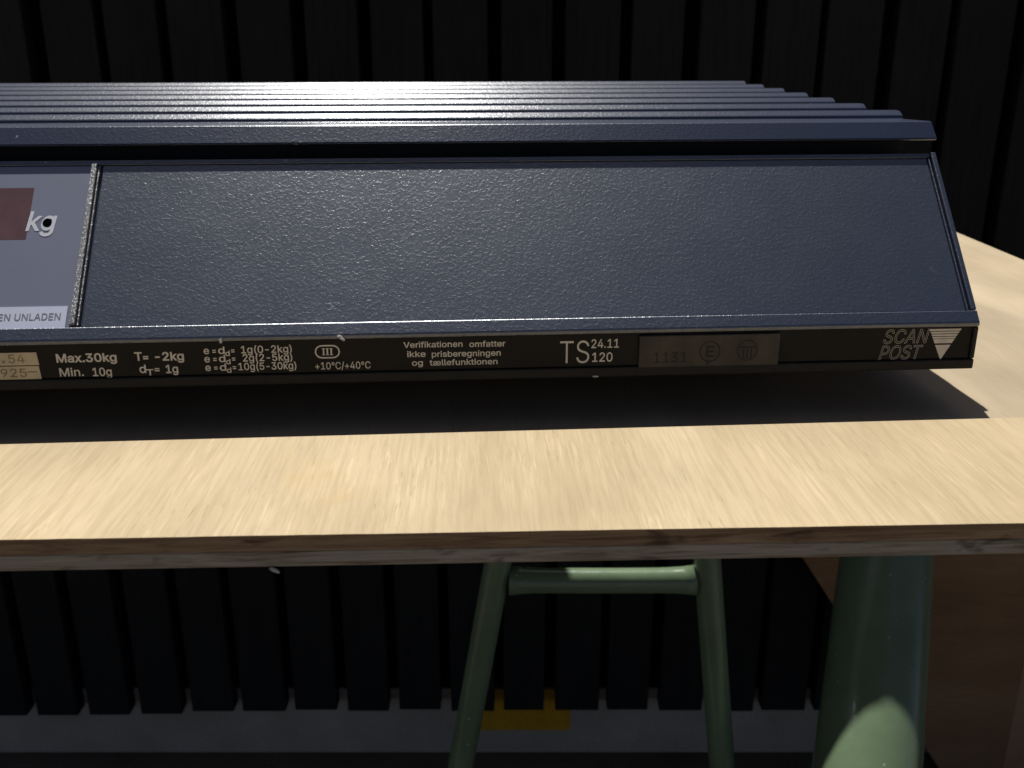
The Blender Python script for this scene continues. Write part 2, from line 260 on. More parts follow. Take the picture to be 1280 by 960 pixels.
 'm': (610, ['53,0 53,379 112,379 112,295 108,295 114,314 122,331 132,346 144,358 158,368 172,376 187,382 203,385 219,386 245,383 268,375 287,361 303,342 314,320 321,295 312,295 318,312 326,329 337,343 350,356 364,366 381,375 398,381 417,385 437,386 458,385 478,380 497,372 514,361 529,346 541,328 550,307 555,283 557,255 557,0 496,0 496,254 493,279 485,298 473,313 456,323 438,329 419,330 402,329 387,326 374,320 363,312 353,302 345,290 340,277 336,263 335,247 335,0 274,0 274,260 272,280 265,297 253,311 238,322 220,328 199,330 185,329 171,326 158,320 145,312 135,302 126,289 119,274 115,257 114,238 114,0']),
 'n': (410, ['114,227 114,0 53,0 53,379 112,379 112,287 102,287 116,319 132,344 152,362 175,374 200,382 227,384 252,383 275,377 295,369 313,356 328,340 341,321 350,298 355,271 357,240 357,0 296,0 296,235 293,263 286,286 273,304 256,318 235,326 210,329 192,328 176,324 161,317 147,308 136,297 126,283 119,266 115,248']),
 'o': (415, ['207,-8 174,-5 144,3 117,16 93,35 72,58 56,85 44,116 37,150 34,187 37,225 44,260 56,291 72,318 93,341 117,360 144,374 174,382 207,384 241,382 271,374 299,360 323,341 343,318 359,291 371,260 379,225 381,187 379,150 371,116 359,85 343,58 323,35 299,16 271,3 241,-5', '207,46 231,49 252,55 270,66 285,80 298,97 307,117 314,139 318,163 319,187 318,212 314,236 307,258 298,278 285,296 270,310 252,321 231,328 207,330 184,328 163,321 145,310 130,296 118,278 108,258 102,236 98,212 96,187 98,163 102,139 108,117 118,97 130,80 145,66 163,55 184,49']),
 'p': (424, ['53,-143 53,379 112,379 112,319 118,319 123,327 130,336 137,346 147,355 158,364 171,373 188,379 207,383 229,384 259,382 287,374 313,361 335,342 354,320 370,293 381,261 388,227 390,189 388,151 381,116 370,84 355,57 336,34 313,16 288,3 260,-6 229,-8 208,-7 189,-3 173,4 159,12 147,21 138,31 130,41 124,50 118,59 114,59 114,-143', '220,47 242,49 262,55 279,66 294,80 306,97 316,117 323,139 327,163 328,189 327,215 323,239 316,261 307,281 295,298 280,311 262,322 243,328 220,330 198,328 178,322 161,312 147,299 134,282 125,263 118,241 114,216 113,189 114,162 118,138 125,115 135,95 147,78 162,65 179,55 198,49']),
 'r': (259, ['53,0 53,379 112,379 112,321 115,321 124,339 137,354 152,367 171,377 191,383 213,385 218,385 223,385 229,384 235,384 240,384 243,384 243,322 241,323 236,324 230,324 223,325 215,326 207,326 190,324 174,321 159,315 146,306 135,296 126,284 119,269 115,254 114,237 114,0']),
 's': (365, ['182,-8 157,-7 133,-3 112,3 93,12 76,24 62,38 50,54 41,73 36,94 94,107 101,87 111,72 124,60 141,52 160,47 181,45 206,47 227,53 244,62 258,74 265,88 268,103 266,115 262,126 254,136 243,144 229,150 212,155 149,170 118,180 92,192 72,208 58,227 50,249 47,274 49,295 55,314 65,332 79,347 95,360 115,370 137,378 161,383 187,384 212,383 234,379 254,372 271,363 286,352 299,339 309,324 318,308 324,290 268,277 262,291 254,304 243,316 228,325 210,331 187,333 166,331 147,326 131,317 119,305 111,292 109,277 110,264 115,253 124,243 136,235 152,229 172,223 229,209 261,200 287,187 306,171 320,153 328,131 331,107 329,85 323,65 312,47 298,31 281,18 260,6 236,-2 210,-7']),
 't': (227, ['204,379 204,327 6,327 6,379', '65,471 126,471 126,98 127,83 130,70 136,61 144,55 156,51 170,50 175,50 180,50 185,51 191,52 197,53 202,54 213,2 207,0 200,-2 192,-3 184,-3 176,-4 168,-4 138,-1 113,7 92,21 77,41 68,64 65,93']),
 'u': (410, ['182,-5 158,-3 135,2 115,11 97,23 82,39 69,59 60,82 54,109 53,139 53,379 114,379 114,144 116,117 124,94 137,75 154,61 175,53 200,50 218,51 234,55 249,62 263,71 274,83 283,97 290,113 295,132 296,153 296,379 357,379 357,0 298,0 298,92 307,92 294,60 277,35 257,17 234,5 209,-3']),
 'x': (379, ['21,0 171,218 171,171 29,379 100,379 147,306 159,287 170,270 179,253 188,237 198,221 207,206 175,206 185,221 194,237 202,253 211,270 222,287 233,306 282,379 352,379 209,169 209,214 358,0 287,0 231,85 219,103 209,120 200,136 191,152 182,167 173,182 205,182 195,167 187,152 178,136 170,120 160,103 148,85 91,0']),
 '°': (316, ['158,283 138,285 119,290 101,298 84,310 70,324 59,340 50,358 45,377 43,397 45,418 50,437 59,455 70,472 84,486 101,497 119,506 138,511 158,513 179,511 198,506 216,497 232,486 246,472 257,455 266,437 271,418 273,397 271,377 266,358 257,340 246,324 232,310 216,298 198,290 179,285', '158,334 170,335 180,338 190,343 199,349 207,357 213,366 218,376 221,386 222,397 221,409 218,420 213,430 207,439 199,446 190,453 180,458 170,461 158,462 147,461 136,458 126,453 117,446 109,439 103,430 98,420 96,409 95,397 96,386 98,376 103,366 109,357 117,349 126,343 136,338 147,335']),
 'æ': (638, ['161,-9 137,-7 115,-2 95,5 76,16 61,29 48,45 38,64 32,85 30,108 32,128 37,146 45,162 55,175 68,187 83,196 99,204 116,210 135,215 154,218 174,220 193,221 569,221 541,200 542,224 540,246 534,266 525,285 513,300 498,313 481,323 462,328 440,330 418,328 398,323 381,313 366,301 353,286 343,270 335,251 331,231 329,211 329,178 331,151 336,127 344,106 355,88 368,73 385,62 403,53 423,48 445,46 460,47 474,49 487,53 499,58 509,65 519,73 527,82 534,93 539,105 599,92 592,73 582,55 569,40 554,26 536,14 516,4 494,-3 471,-7 445,-8 419,-7 394,-2 371,6 351,16 333,29 317,45 305,62 295,81 288,102 298,291 307,309 318,326 330,341 345,353 361,364 378,373 397,379 418,383 440,384 461,383 481,380 501,374 519,366 537,355 554,341 568,324 581,305 591,282 599,256 603,227 605,194 605,169 194,169 176,169 159,166 143,162 129,157 116,150 106,141 98,131 93,119 92,105 94,87 102,72 114,61 130,52 149,47 170,46 192,47 211,52 228,59 242,69 254,80 263,93 270,108 274,122 275,138 275,257 274,271 271,285 266,297 259,307 251,315 240,322 227,327 212,330 196,331 178,330 163,327 149,322 137,316 127,309 118,301 110,292 104,283 100,274 41,291 51,313 64,331 79,346 95,358 114,368 133,375 153,380 173,383 194,384 211,384 227,381 245,377 262,371 278,363 293,351 306,337 316,318 324,296 312,70 306,70 301,60 294,49 286,40 276,30 265,22 252,15 239,8 225,2 210,-2 194,-6 178,-8'])}
GL = {c: (a, [[tuple(int(n) / 1000 for n in p.split(',')) for p in l.split()] for l in L]) for c, (a, L) in GLYPH.items()}
GL[' '] = (200, [])
CAP = max(y for x, y in GL['H'][1][0])

def grow(loop, d):
    """moves a closed contour sideways by d (outwards for outlines, inwards for counters)"""
    n = len(loop); out = []
    for i in range(n):
        p, q, r = Vector(loop[i - 1]), Vector(loop[i]), Vector(loop[(i + 1) % n])
        e1, e2 = q - p, r - q
        if e1.length < 1e-7 or e2.length < 1e-7: out.append(tuple(q)); continue
        n1 = Vector((-e1.y, e1.x)).normalized(); n2 = Vector((-e2.y, e2.x)).normalized()
        m = n1 + n2
        m = n1 if m.length < .2 else m.normalized() / max(.45, m.normalized().dot(n1))
        out.append(tuple(q + m * d))
    return out

def winding(c, loops):
    x, y = c; w = 0
    for l in loops:
        for i in range(len(l)):
            (x1, y1), (x2, y2) = l[i - 1], l[i]
            if (y1 > y) != (y2 > y) and x < (x2 - x1) * (y - y1) / (y2 - y1) + x1: w += 1 if y2 > y1 else -1
    return w

def letters(bm, put, txt, u0, u1, base, cap, bold=.012, outline=0.0, shear=0.0):
    """fits txt between u0 and u1 on a surface; put(u, v, lift) -> point"""
    items = []; pen = 0.0
    for ch in txt:
        adv, L = GL[ch]
        for l in L: items.append(([(x + pen + y * shear, y) for x, y in l], 0))
        pen += adv / 1000
    xs = [x for l, _ in items for x, y in l]; x0, x1 = min(xs), max(xs)
    k = (u1 - u0) / (x1 - x0); h = cap / CAP
    def at(p, lift): return bm.verts.new(put(u0 + (p[0] - x0) * k, base + p[1] * h, lift))
    loops = [grow(l, bold) for l, _ in items] if not outline else [l for l, _ in items]
    pts = [Vector(p) for l in loops for p in l]; eds = []; n0 = 0
    for l in loops:
        eds += [(n0 + i, n0 + (i + 1) % len(l)) for i in range(len(l))]; n0 += len(l)
    vs2, _, fs2, *_r = delaunay_2d_cdt(pts, eds, [], 0, 1e-6)
    keep = []
    for f in fs2:
        c = (vs2[f[0]] + vs2[f[1]] + vs2[f[2]]) / 3
        if winding(c, loops): keep.append(f)
    if not outline:
        vm = {}
        for f in keep:
            for i in f:
                if i not in vm: vm[i] = at(vs2[i], 0)
            bm.faces.new([vm[i] for i in f])
        return
    cnt = set(); nxt = {}
    for f in keep:
        for i in range(3): cnt.add((f[i], f[(i + 1) % 3]))
    for p, q in cnt:
        if (q, p) not in cnt: nxt[p] = q
    j = 0
    while nxt:
        st = next(iter(nxt)); cur = st; L = []
        while cur in nxt: L.append(tuple(vs2[cur])); cur = nxt.pop(cur)
        if len(L) < 3: continue
        A = [at(p, j * .00001) for p in grow(L, outline)]; B = [at(p, j * .00001) for p in grow(L, -outline)]; n = len(A); j = (j + 1) % 3
        for i in range(n): bm.faces.new((A[i], A[(i + 1) % n], B[(i + 1) % n], B[i]))

def polyshape(bm, put, pts):
    bm.faces.new([bm.verts.new(put(*p)) for p in pts])

def ring(bm, put, pts_out, pts_in):
    a = [bm.verts.new(put(*p)) for p in pts_out]; b = [bm.verts.new(put(*p)) for p in pts_in]; n = len(a)
    for i in range(n): bm.faces.new((a[i], a[(i + 1) % n], b[(i + 1) % n], b[i]))

def circ(cx, cy, rx, ry, n=28): return [(cx + rx * math.cos(2 * math.pi * i / n), cy + ry * math.sin(2 * math.pi * i / n)) for i in range(n)]
def pill(cx, cy, hw, hh, n=8):
    p = []
    for i in range(n + 1): a = -math.pi / 2 + math.pi * i / n; p.append((cx + hw - hh + hh * math.cos(a), cy + hh * math.sin(a)))
    for i in range(n + 1): a = math.pi / 2 + math.pi * i / n; p.append((cx - hw + hh + hh * math.cos(a), cy + hh * math.sin(a)))
    return p

# ------------------------------------------------------------------ the setting: ground
gm = M('paved_floor'); c = gm.co()
g1 = gm.noise(c, 6, 6); g2 = gm.noise(c, 180, 4)
gcol = gm.mix(.5, gm.ramp(g1, [(.3, (.13, .105, .075)), (.7, (.20, .165, .12))]), gm.ramp(g2, [(.3, .4), (.7, .9)]), 'MULTIPLY')
gm.set(gcol, .85, .2, 0, gm.bump(g2, .5, .004))
bm = bmesh.new(); box(bm, -300, 300, -300, 300, -.2, 0)
tag(link('ground', bm, gm.m), kind='structure')

# ------------------------------------------------------------------ concrete plinth and slatted fence behind the table
cm = M('grey_concrete'); c = cm.co()
c1 = cm.noise(c, 11, 6, .6); c2 = cm.noise(c, 240, 3)
ccol = cm.ramp(c1, [(.3, (.46, .375, .265)), (.7, (.60, .50, .37))])
ccol = cm.mix(.3, ccol, cm.ramp(c2, [(.3, .45), (.7, 1.0)]), 'MULTIPLY')
cm.set(ccol, .9, .15, 0, cm.bump(c2, .4, .002))
PY = 1.10
pl = empty('concrete_plinth', (0, PY, 0))
bm = bmesh.new(); box(bm, -2.2, 2.2, 0, .12, -.05, .1005); link('base_course', bm, cm.m, pl, .003)
ym = M('yellow_paint'); c = ym.co(); f = ym.noise(c, 90, 5)
ym.set(ym.mix(ym.ramp(ym.noise(c, 60, 6, .7), [(.66, 0.0), (.74, .7)]), ym.ramp(f, [(.3, (.66, .31, .012)), (.7, (.80, .40, .02))]), (.2, .17, .12)), .6, .3)
bm = bmesh.new(); box(bm, -.0440, .0765, -.0012, .0006, .0365, .1003); o = link('painted_mark', bm, ym.m, pl)
tag(pl, 'low grey concrete plinth with an orange yellow painted mark under the black slats', 'plinth')

sm = M('black_stained_slats'); c = sm.co((1, 1, .05)); f = sm.noise(c, 300, 5, .6); f2 = sm.noise(sm.co(), 7, 4)
scol = sm.ramp(f, [(.3, (.014, .014, .012)), (.7, (.024, .024, .021))])
scol = sm.mix(.6, scol, sm.ramp(f2, [(.3, .5), (.7, 1.1)]), 'MULTIPLY')
fl = sm.noise(sm.co(), 130, 2); scol = sm.mix(sm.ramp(fl, [(.78, 0.0), (.82, .25)]), scol, (.08, .08, .08))
sm.set(scol, .75, .2, 0, sm.bump(f, .4, .001))
bk = plain('black_backing', (.003, .003, .003), .9, .1)
fe = empty('slat_fence', (0, 1.075, 0))
bm = bmesh.new()
PITCH, GAP = .0667, .0125
for k in range(-30, 31):
    xc = -.0176 + (k + .5) * PITCH
    w = (PITCH - GAP) / 2 + random.uniform(-.0014, .0010); dx = random.uniform(-.0012, .0012); dy = random.uniform(-.0015, .0015); tp = random.uniform(-.004, .004) + (.150 if (-.16 < xc < -.035 or .030 < xc < .050 or .085 < xc < .14) else 0)  # some tops made taller, out of view, to dapple sunlight on the crossbar
    zb = .0855 + random.uniform(-.0012, .0012) - (.006 if k < -6 else 0)
    t = random.uniform(-.003, .003)
    hexa(bm, [(xc - w + dx, dy, zb), (xc + w + dx, dy, zb), (xc + w + dx, .021, zb), (xc - w + dx, .021, zb),
              (xc - w + dx + t, dy, 0.985 + tp), (xc + w + dx + t, dy, 0.985 + tp), (xc + w + dx + t, .021, 0.985 + tp), (xc - w + dx + t, .021, 0.985 + tp)])
link('slat_panel', bm, sm.m, fe, .0012, 2)
bm = bmesh.new(); box(bm, -2.2, 2.2, .026, .040, .102, 1.032); link('backing_board', bm, bk, fe)
bm = bmesh.new()
for z in (.3, .88): box(bm, -2.2, 2.2, .0212, .0258, z, z + .045)
link('rail', bm, bk, fe)
tag(fe, 'black fence of upright slats standing behind the table', 'fence')

# ------------------------------------------------------------------ table boards
OX, OY = .2041, .4200                 # scale's front right corner on the table
YAW = R(4.0)
ex = Vector((math.cos(YAW), math.sin(YAW), 0)); ey = Vector((-math.sin(YAW), math.cos(YAW), 0))
TZ = .749                             # upper face of the lower sheet
TY = R(2.0); T0 = Vector((0, .2942, TZ))
tx = Vector((math.cos(TY), math.sin(TY), 0)); ty = Vector((-math.sin(TY), math.cos(TY), 0))
def sc_to_tab(lx, ly):
    p = Vector((OX, OY, 0)) + ex * lx + ey * ly - Vector((T0.x, T0.y, 0)); return p.dot(tx), p.dot(ty)
xr = (sc_to_tab(.2042, .4076)[0] + sc_to_tab(.2009, .3037)[0]) / 2

def tone_step(m, col):                     # colour steps from darker to paler across a slanting line
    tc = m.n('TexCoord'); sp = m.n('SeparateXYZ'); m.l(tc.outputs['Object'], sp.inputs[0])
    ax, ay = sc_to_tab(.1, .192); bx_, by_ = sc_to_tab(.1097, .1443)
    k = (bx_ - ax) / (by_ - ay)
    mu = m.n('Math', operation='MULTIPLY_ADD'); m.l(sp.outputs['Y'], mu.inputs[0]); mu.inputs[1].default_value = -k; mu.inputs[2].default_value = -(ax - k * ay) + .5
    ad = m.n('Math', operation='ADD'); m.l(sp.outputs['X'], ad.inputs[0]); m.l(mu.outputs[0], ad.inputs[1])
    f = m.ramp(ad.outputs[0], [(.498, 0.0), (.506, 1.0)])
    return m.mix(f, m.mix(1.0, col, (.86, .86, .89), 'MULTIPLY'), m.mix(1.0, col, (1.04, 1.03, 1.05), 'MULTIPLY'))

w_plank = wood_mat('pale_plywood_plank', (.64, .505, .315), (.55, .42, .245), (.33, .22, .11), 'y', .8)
w_sheet = wood_mat('pale_plywood_sheet', (.60, .485, .315), (.53, .42, .265), (.34, .23, .12), 'y', .35, tone_step)
e_plank = edge_mat('brown_plywood_edge', (.36, .23, .125), (.47, .32, .185), (.18, .105, .055))
e_sheet = edge_mat('grey_plywood_edge', (.42, .355, .26), (.55, .485, .375), (.18, .125, .075))

XL = -.80
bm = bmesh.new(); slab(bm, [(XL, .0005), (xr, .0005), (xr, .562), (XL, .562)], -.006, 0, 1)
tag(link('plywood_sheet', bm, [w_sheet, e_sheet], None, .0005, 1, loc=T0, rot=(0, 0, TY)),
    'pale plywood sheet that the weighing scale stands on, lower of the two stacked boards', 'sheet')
bm = bmesh.new()
ra, rb = sc_to_tab(-.9, -.0235), sc_to_tab(.2, -.0235)
NX = 160; poly = []
for i in range(NX + 1):               # front edge a little ragged from the saw
    x = XL + (xr + .02 - XL) * i / NX
    poly.append((x, random.uniform(-.00008, .0001) + (.00015 if random.random() < .05 else 0)))
k = (rb[1] - ra[1]) / (rb[0] - ra[0])
poly += [(xr + .02, rb[1] + k * (xr + .02 - rb[0])), (XL, ra[1] + k * (XL - ra[0]))]
slab(bm, poly, .0002, .006, 1)
fp = tag(link('front_plank', bm, [w_plank, e_plank], None, 0, loc=T0, rot=(0, 0, TY)),
    'sunlit plywood plank lying along the front edge on top of the lower sheet', 'plank')

# ------------------------------------------------------------------ postal scale
sc = empty('weighing_scale', (OX, OY, TZ), YAW)
tag(sc, 'dark navy electronic parcel scale with a ribbed weighing plate on the plywood table', 'scale')
DZ = .006                              # heights below are over the plank's upper face
ANG = math.atan2(.066, .0615); CA, SA = math.cos(ANG), math.sin(ANG)
def P(x, s, n): return Vector((x, s * CA - n * SA, .0357 + DZ + s * SA + n * CA))
def sbox(bm, x0, x1, s0, s1, n0, n1):
    hexa(bm, [P(x0, s0, n0), P(x1, s0, n0), P(x1, s1, n0), P(x0, s1, n0), P(x0, s0, n1), P(x1, s0, n1), P(x1, s1, n1), P(x0, s1, n1)])
XW = -.66
def yz(s, n): q = P(0, s, n); return (q.y, q.z)

bm = bmesh.new()                       # body, lip, rims
prism(bm, [(.003, .0150 + DZ), (.003, .0330 + DZ), yz(.0015, -.0032), yz(.0900, -.0032), (.0660, .0900 + DZ), (.392, .0880 + DZ), (.402, .05 + DZ), (.400, .0150 + DZ)], XW + .001, -.0010)
prism(bm, [(.0, .0338 + DZ), (.0, .0357 + DZ), yz(.0060, 0), yz(.0060, -.0036), (.0045, .0338 + DZ)], XW, 0)
sbox(bm, -.0024, 0, .0064, .0902, -.0050, 0)
sbox(bm, -.0040, -.0031, .0064, .0870, -.0040, -.0008)
sbox(bm, XW, -.0026, .0878, .0902, -.0050, -.0010)
link('housing', bm, navy, sc, .0006, 2)
bm = bmesh.new()                       # black frame round the label strip
box(bm, XW, 0, 0, .004, .0143 + DZ, .0188 + DZ)
box(bm, -.0022, 0, .0002, .004, .0190 + DZ, .0336 + DZ)
link('base_trim', bm, trim_black, sc, .0006, 2)
bm = bmesh.new(); box(bm, XW + .002, -.0023, .0012, .0029, .0189 + DZ, .0337 + DZ); strip = link('label_strip', bm, film_black, sc, .0003, 1)
bm = bmesh.new(); sbox(bm, -.3834, -.0042, .0064, .0876, -.0030, -.0015); link('front_panel', bm, navy_panel, sc, .0005, 2)
bm = bmesh.new()                       # rounded bare-edged bar beside the display
for a, b, n1 in ((-.3880, -.3857, .0002), (-.3854, -.3846, -.0012)): sbox(bm, a, b, .0072, .0874, -.0035, n1)
link('divider_bar', bm, edge_paint, sc, .0007, 3)
bm = bmesh.new(); sbox(bm, XW + .02, -.3882, .0064, .0876, -.0032, -.0016); disp = link('display_panel', bm, grey_plastic, sc, .0004, 2)
bm = bmesh.new(); sbox(bm, -.52, -.4116, .0494, .0762, -.0019, -.00155); link('display_window', bm, window_red, disp, .0002, 1)
bm = bmesh.new(); sbox(bm, XW + .03, -.3898, .0064, .0166, -.0017, -.0013); ls = link('language_strip', bm, strip_white, disp)
pd = lambda u, v, q=0: P(u, v, -.00147 + q)
bm = bmesh.new(); letters(bm, pd, 'kg', -.4122, -.4002, .0540, .0095, .016, 0, .12); link('lettering', bm, kg_white, disp)
bm = bmesh.new(); pdd = lambda u, v, q=0: P(u, v, -.00143 + q); polyshape(bm, pdd, circ(-.40385, .0578, .0019, .0022)); link('indicator_hole', bm, black_hole, disp)
pl2 = lambda u, v, q=0: P(u, v, -.00122 + q)
bm = bmesh.new(); letters(bm, pl2, 'MEN UNLADEN', -.4208, -.3922, .0102, .0031, .006); link('lettering', bm, ink_grey, ls)

# printing on the strip (millimetres)
ps = lambda u, v, q=0: Vector((u * .001, .00110 - q, v * .001 + DZ))
def strip_text(items, mat=None, parent=strip):
    b = bmesh.new()
    for it in items: letters(b, ps, *it)
    return link('lettering', b, mat or ink_white, parent)
strip_text([('Max.30kg', -393.4, -369.3, 25.9, 3.5, .022), ('Min.', -393.0, -383.4, 19.8, 3.5, .012), ('10g', -379.6, -372.0, 19.6, 3.5, .016)])
strip_text([('T', -361.7, -358.9, 26.0, 3.5, .02), ('=', -358.3, -356.4, 26.0, 3.0, .02), ('-2kg', -353.4, -341.9, 25.8, 3.5, .022),
            ('d', -360.4, -357.9, 20.6, 3.4, .016), ('T', -357.6, -355.0, 19.4, 2.6, .016), ('=', -354.2, -352.4, 20.6, 3.0, .016), ('1g', -349.6, -344.8, 20.3, 3.4, .018)])
b = bmesh.new()
for z, a, t, e in ((28.2, -318.0, '1g(0-2kg)', -297.2), (24.6, -317.6, '2g(2-5kg)', -297.2), (20.8, -319.7, '10g(5-30kg)', -295.8)):
    letters(b, ps, 'e', -333.4, -331.3, z, 3.0, .014); letters(b, ps, '=', -329.8, -328.5, z, 2.9, .012)
    letters(b, ps, 'd', -327.4, -324.9, z, 3.0, .014); letters(b, ps, 'd', -324.6, -322.9, z - 1.0, 2.2, .014)
    letters(b, ps, '=', -322.1, -320.8, z, 2.9, .012); letters(b, ps, t, a, e, z, 3.1, .012)
link('lettering', b, ink_white, strip)
b = bmesh.new()
cx, cy = -282.4, 28.1
ring(b, ps, pill(cx, cy, 5.25, 2.95), pill(cx, cy, 4.65, 2.35))
for dx in (-1.6, 0, 1.6):
    polyshape(b, ps, [(cx + dx - .32, cy - 1.3), (cx + dx + .32, cy - 1.3), (cx + dx + .32, cy + 1.3), (cx + dx - .32, cy + 1.3)])
    for q in (-1.5, 1.2): polyshape(b, ps, [(cx + dx - .62, cy + q), (cx + dx + .62, cy + q), (cx + dx + .62, cy + q + .3), (cx + dx - .62, cy + q + .3)])
letters(b, ps, '+10°C/+40°C', -287.8, -264.7, 20.3, 3.1, .006)
link('lettering', b, ink_white, strip)
strip_text([('Verifikationen', -250.4, -225.6, 29.1, 2.5, .012), ('omfatter', -222.6, -207.4, 28.9, 2.5, .012), ('ikke', -249.0, -241.3, 25.0, 2.5, .012), ('prisberegningen', -238.6, -209.4, 24.8, 2.5, .012),
            ('og', -247.1, -242.6, 21.1, 2.5, .012), ('tællefunktionen', -239.6, -210.8, 21.0, 2.5, .012)])
strip_text([('TS', -184.0, -171.2, 20.6, 10.1, -.006), ('24.11', -170.4, -158.6, 27.3, 3.8, .010), ('120', -169.9, -161.2, 21.1, 4.0, .010)])
b = bmesh.new()
po = lambda u, v, q=0: Vector((u * .001, .00112 - q, v * .001 + DZ))
letters(b, po, 'SCAN', -41.8, -21.6, 26.5, 6.2, 0, .010, .22); letters(b, po, 'POST', -43.0, -23.8, 19.2, 6.2, 0, .010, .22)
link('lettering', b, ink_dim, strip)
b = bmesh.new()
def tri_x(z): t = (32.7 - z) / (32.7 - 18.4); return -21.8 + t * 6.8, -7.4 - t * 7.6
def band(z1, z0):
    a, c_ = tri_x(z1); d, e = tri_x(z0); polyshape(b, ps, [(a, z1), (c_, z1), (e, z0), (d, z0)])
for z1, z0 in ((32.7, 31.75), (31.45, 30.55), (30.25, 29.4), (29.1, 28.3), (28.1, 26.1)): band(z1, z0)
a, c_ = tri_x(25.4); polyshape(b, ps, [(a, 25.4), (c_, 25.4), (-15.0, 18.4)])
link('triangle_emblem', b, ink_white, strip)
b = bmesh.new(); box(b, -.1500, -.0884, -.0001, .0014, .0180 + DZ, .0327 + DZ)
rp = link('verification_plate', b, plate_metal, strip, .0005, 2)
b = bmesh.new(); pv = lambda u, v, q=0: Vector((u * .001, -.00016 - q, v * .001 + DZ))
letters(b, pv, '1131', -143.5, -128.8, 20.4, 4.6, .002)
for cx, cy in ((-119.0, 25.0), (-102.6, 25.2)): ring(b, pv, circ(cx, cy, 4.6, 4.8), circ(cx, cy, 4.0, 4.2))
letters(b, pv, 'E', -120.6, -117.2, 22.6, 4.8, .01); polyshape(b, pv, [(-120.2, 18.9), (-119.2, 18.9), (-119.2, 20.6), (-120.2, 20.6)])
for q in (-104.6, -102.9, -101.2): polyshape(b, pv, [(q, 21.6), (q + .8, 21.6), (q + .8, 26.0), (q, 26.0)])
polyshape(b, pv, [(-106.4, 26.3), (-98.9, 26.3), (-98.9, 27.0), (-106.4, 27.0)])
link('stamped_marks', b, mark_dark, rp)
for z0, z1, x1, t, dash in ((25.0, 30.5, -.4007, '54', 0), (18.9, 24.6, -.4006, '925', 1)):
    b = bmesh.new(); hexa(b, [(-.45, .0009, z0 * .001 + DZ), (x1, .0009, z0 * .001 + DZ), (x1, .0013, z0 * .001 + DZ), (-.45, .0013, z0 * .001 + DZ),
                             (-.45, .0009, z1 * .001 + DZ), (x1 - .0004, .0009, z1 * .001 + DZ), (x1 - .0004, .0013, z1 * .001 + DZ), (-.45, .0013, z1 * .001 + DZ)])
    st_ = link('paper_sticker', b, paper, strip)
    b = bmesh.new(); pp = lambda u, v, q=0: Vector((u * .001, .00082 - q, v * .001 + DZ))
    letters(b, pp, t, -412.6 - (4 if dash else 0), -406.2, z0 + 1.1, 3.6, .0)
    if dash:
        polyshape(b, pp, [(-405.8, 21.9), (-402.0, 21.9), (-402.0, 22.3), (-405.8, 22.3)])
    else: polyshape(b, pp, [(-415.2, 26.2), (-414.2, 26.2), (-414.2, 27.2), (-415.2, 27.2)])
    link('lettering', b, ink_pen, st_)

# weighing plate: a folded lip and seven raised ribs, rising slightly to the back
bm = bmesh.new()
prof = [(.0645, .1074), (.0727, .1148)]
tops = []
for k in range(7):
    y0 = .1085 + .0457 * k; z = .1171 + .00038 * k; zb = .1146 + .00038 * k
    prof += [(y0 - .0056, z - .0036), (y0 - .0046, z - .0019), (y0 - .0004, z), (y0 + .0040, z + .0001)]
prof += [(.400, .1183), (.412, .1172), (.414, .1100), (.410, .1090), (.075, .1082), (.0720, .1068), (.0655, .1066)]
prism(bm, [(y, z + DZ) for y, z in prof], XW + .004, .0016)
link('weighing_plate', bm, navy_plate, sc, .0007, 2)
bm = bmesh.new(); box(bm, XW + .01, -.007, .0800, .385, .0905 + DZ, .1076 + DZ); link('dark_gap_fill', bm, trim_black, sc)  # black block added under the plate so the shaded gap stays dark
for fx in (-.08, XW + .08):
    for fy in (.11, .34):
        b = bmesh.new(); tube(b, [(fx, fy, 0), (fx, fy, .006), (fx, fy, .0215)], [.013, .014, .012], 20); link('foot', b, rubber, sc)

# small pale chips caught on the scale and under the plank
def chip(loc, size, rz, ry, label):
    b = bmesh.new(); bmesh.ops.create_icosphere(b, subdivisions=2, radius=1)
    for v in b.verts:
        j = 1 + random.uniform(-.25, .25); v.co = Vector((v.co.x * size[0] * j, v.co.y * size[1] * j, v.co.z * size[2] * j))
    tag(link('wood_chip', b, chip_m, None, loc=loc, rot=(0, ry, rz)), label, 'wood chip', 'stray wood chips')
def sl(lx, ly, lz): return Vector((OX, OY, TZ)) + ex * lx + ey * ly + Vector((0, 0, lz))
chip(sl(-.3255, -.0008, .0345 + DZ), (.0007, .0006, .0011), .1, .1, 'tiny pale chip stuck under the lip above the small conversion figures')
chip(sl(-.2760, -.0009, .0346 + DZ), (.0018, .0007, .0007), .1, .75, 'slanting pale chip stuck under the lip above the oval class mark')
chip(sl(-.1685, -.0004, .0150 + DZ), (.0014, .0004, .0004), .06, .05, 'flat pale chip on the bottom edge under the large TS letters')
chip(T0 + tx * -.0785 + ty * -.0002 + Vector((0, 0, -.0068)), (.0019, .0006, .0006), .3, .6, 'pale splinter hanging from the underside of the table front')

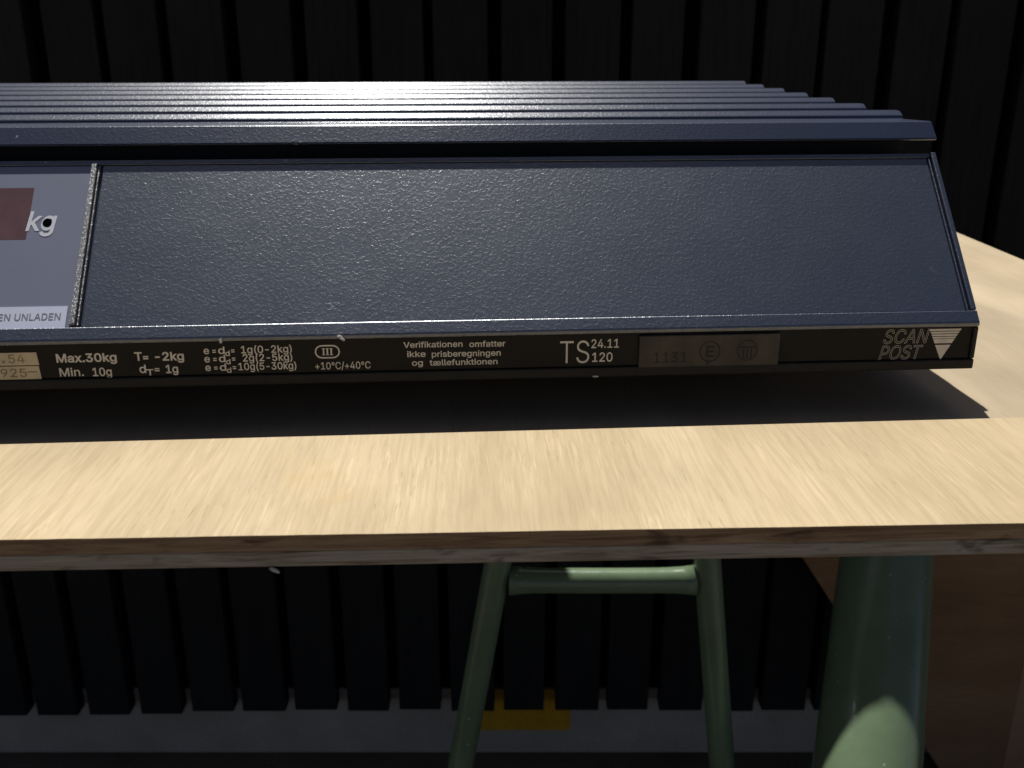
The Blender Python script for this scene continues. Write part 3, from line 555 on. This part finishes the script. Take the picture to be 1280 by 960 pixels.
# ------------------------------------------------------------------ green steel trestle (thin A-frame)
gp = M('green_enamel'); c = gp.co()
b1 = gp.noise(c, 18, 4); col = gp.ramp(b1, [(.3, (.125, .18, .10)), (.7, (.165, .23, .135))])
sp_ = gp.noise(c, 210, 2); col = gp.mix(gp.ramp(sp_, [(.735, 0.0), (.76, .8)]), col, (.55, .58, .5))
wr = gp.noise(c, 70, 5, .7); col = gp.mix(gp.ramp(wr, [(.70, 0.0), (.76, .6)]), col, (.06, .05, .035))
gp.set(col, .22, .5, 0, gp.bump(gp.noise(c, 90, 3), .12, .002))
tr = empty('trestle', (.08, .75, 0))
tag(tr, 'thin green tubular steel trestle under the middle of the table', 'trestle')
for top, bot in (((.031, .743), (-.093, 0)), ((.1326, .743), (.228, 0))):
    b = bmesh.new(); n = 12
    tube(b, [(bot[0] - .08 + (top[0] - bot[0]) * i / n, 0, .001 + (top[1] - .002) * i / n) for i in range(n + 1)], .0117, 24)
    link('leg', b, gp.m, tr, smooth=True)
b = bmesh.new(); xs = [i / 14 for i in range(15)]
x0, x1 = -.0125 - .08 + .010, .1665 - .08 - .010
tube(b, [(x0 + (x1 - x0) * t, 0, .4685 - .0006 * math.sin(math.pi * t)) for t in xs], [.0108 + .0022 * (abs(2 * t - 1) ** 6) for t in xs], 24)
link('crossbar', b, gp.m, tr, smooth=True)
b = bmesh.new(); box(b, -.072, .075, -.02, .02, .725, .7425); link('top_beam', b, gp.m, tr, .002)

# thick green pipe leaning back against the fence
lg = empty('leaning_pipe', (.16, .26, 0))
tag(lg, 'thick green painted pipe sloping under the right of the table, sunlit at its lower end', 'pipe')
def ctr(d): return (.3065 + .372 * (d - .68) - .16, d + .0235 - .26, .331 + .675 * (d - .68) - .035)
import_pts = [ctr(.245 + (1.02 - .245) * i / 8) for i in range(9)]
# smooth path
def catmull(p, n=8):
    p = [Vector(q) for q in p]; p = [p[0] * 2 - p[1]] + p + [p[-1] * 2 - p[-2]]; out = []
    for i in range(1, len(p) - 2):
        for k in range(n):
            t = k / n; a, b_, c_, d = p[i - 1], p[i], p[i + 1], p[i + 2]
            out.append(.5 * ((2 * b_) + (c_ - a) * t + (2 * a - 5 * b_ + 4 * c_ - d) * t * t + (3 * b_ - a - 3 * c_ + d) * t ** 3))
    out.append(p[-2]); return out
pts = catmull(import_pts)
b = bmesh.new(); tube(b, pts, [.0485 - .0055 * i / (len(pts) - 1) for i in range(len(pts))], 48)
link('pipe', b, gp.m, lg, smooth=True)

# ------------------------------------------------------------------ plywood end support and board to the right
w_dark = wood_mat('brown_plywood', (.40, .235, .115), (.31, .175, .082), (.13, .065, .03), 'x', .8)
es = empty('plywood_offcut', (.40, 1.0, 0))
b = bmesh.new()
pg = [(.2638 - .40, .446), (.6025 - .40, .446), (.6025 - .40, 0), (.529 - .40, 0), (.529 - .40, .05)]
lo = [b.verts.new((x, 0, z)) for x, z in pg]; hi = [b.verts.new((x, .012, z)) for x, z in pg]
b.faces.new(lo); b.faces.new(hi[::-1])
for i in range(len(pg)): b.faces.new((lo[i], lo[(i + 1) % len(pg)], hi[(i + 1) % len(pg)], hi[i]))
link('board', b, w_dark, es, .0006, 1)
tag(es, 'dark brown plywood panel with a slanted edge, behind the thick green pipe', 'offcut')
w_sand = wood_mat('sandy_board', (.64, .37, .20), (.52, .29, .15), (.3, .17, .09), 'y', .5)
b = bmesh.new(); box(b, 0, .30, 0, .018, 0, .64)
tag(link('leaning_board', b, w_sand, None, .001, 1, loc=(.585, 1.03, 0)), 'lighter sandy board standing beyond the brown slant-edged panel at the bottom right', 'board')
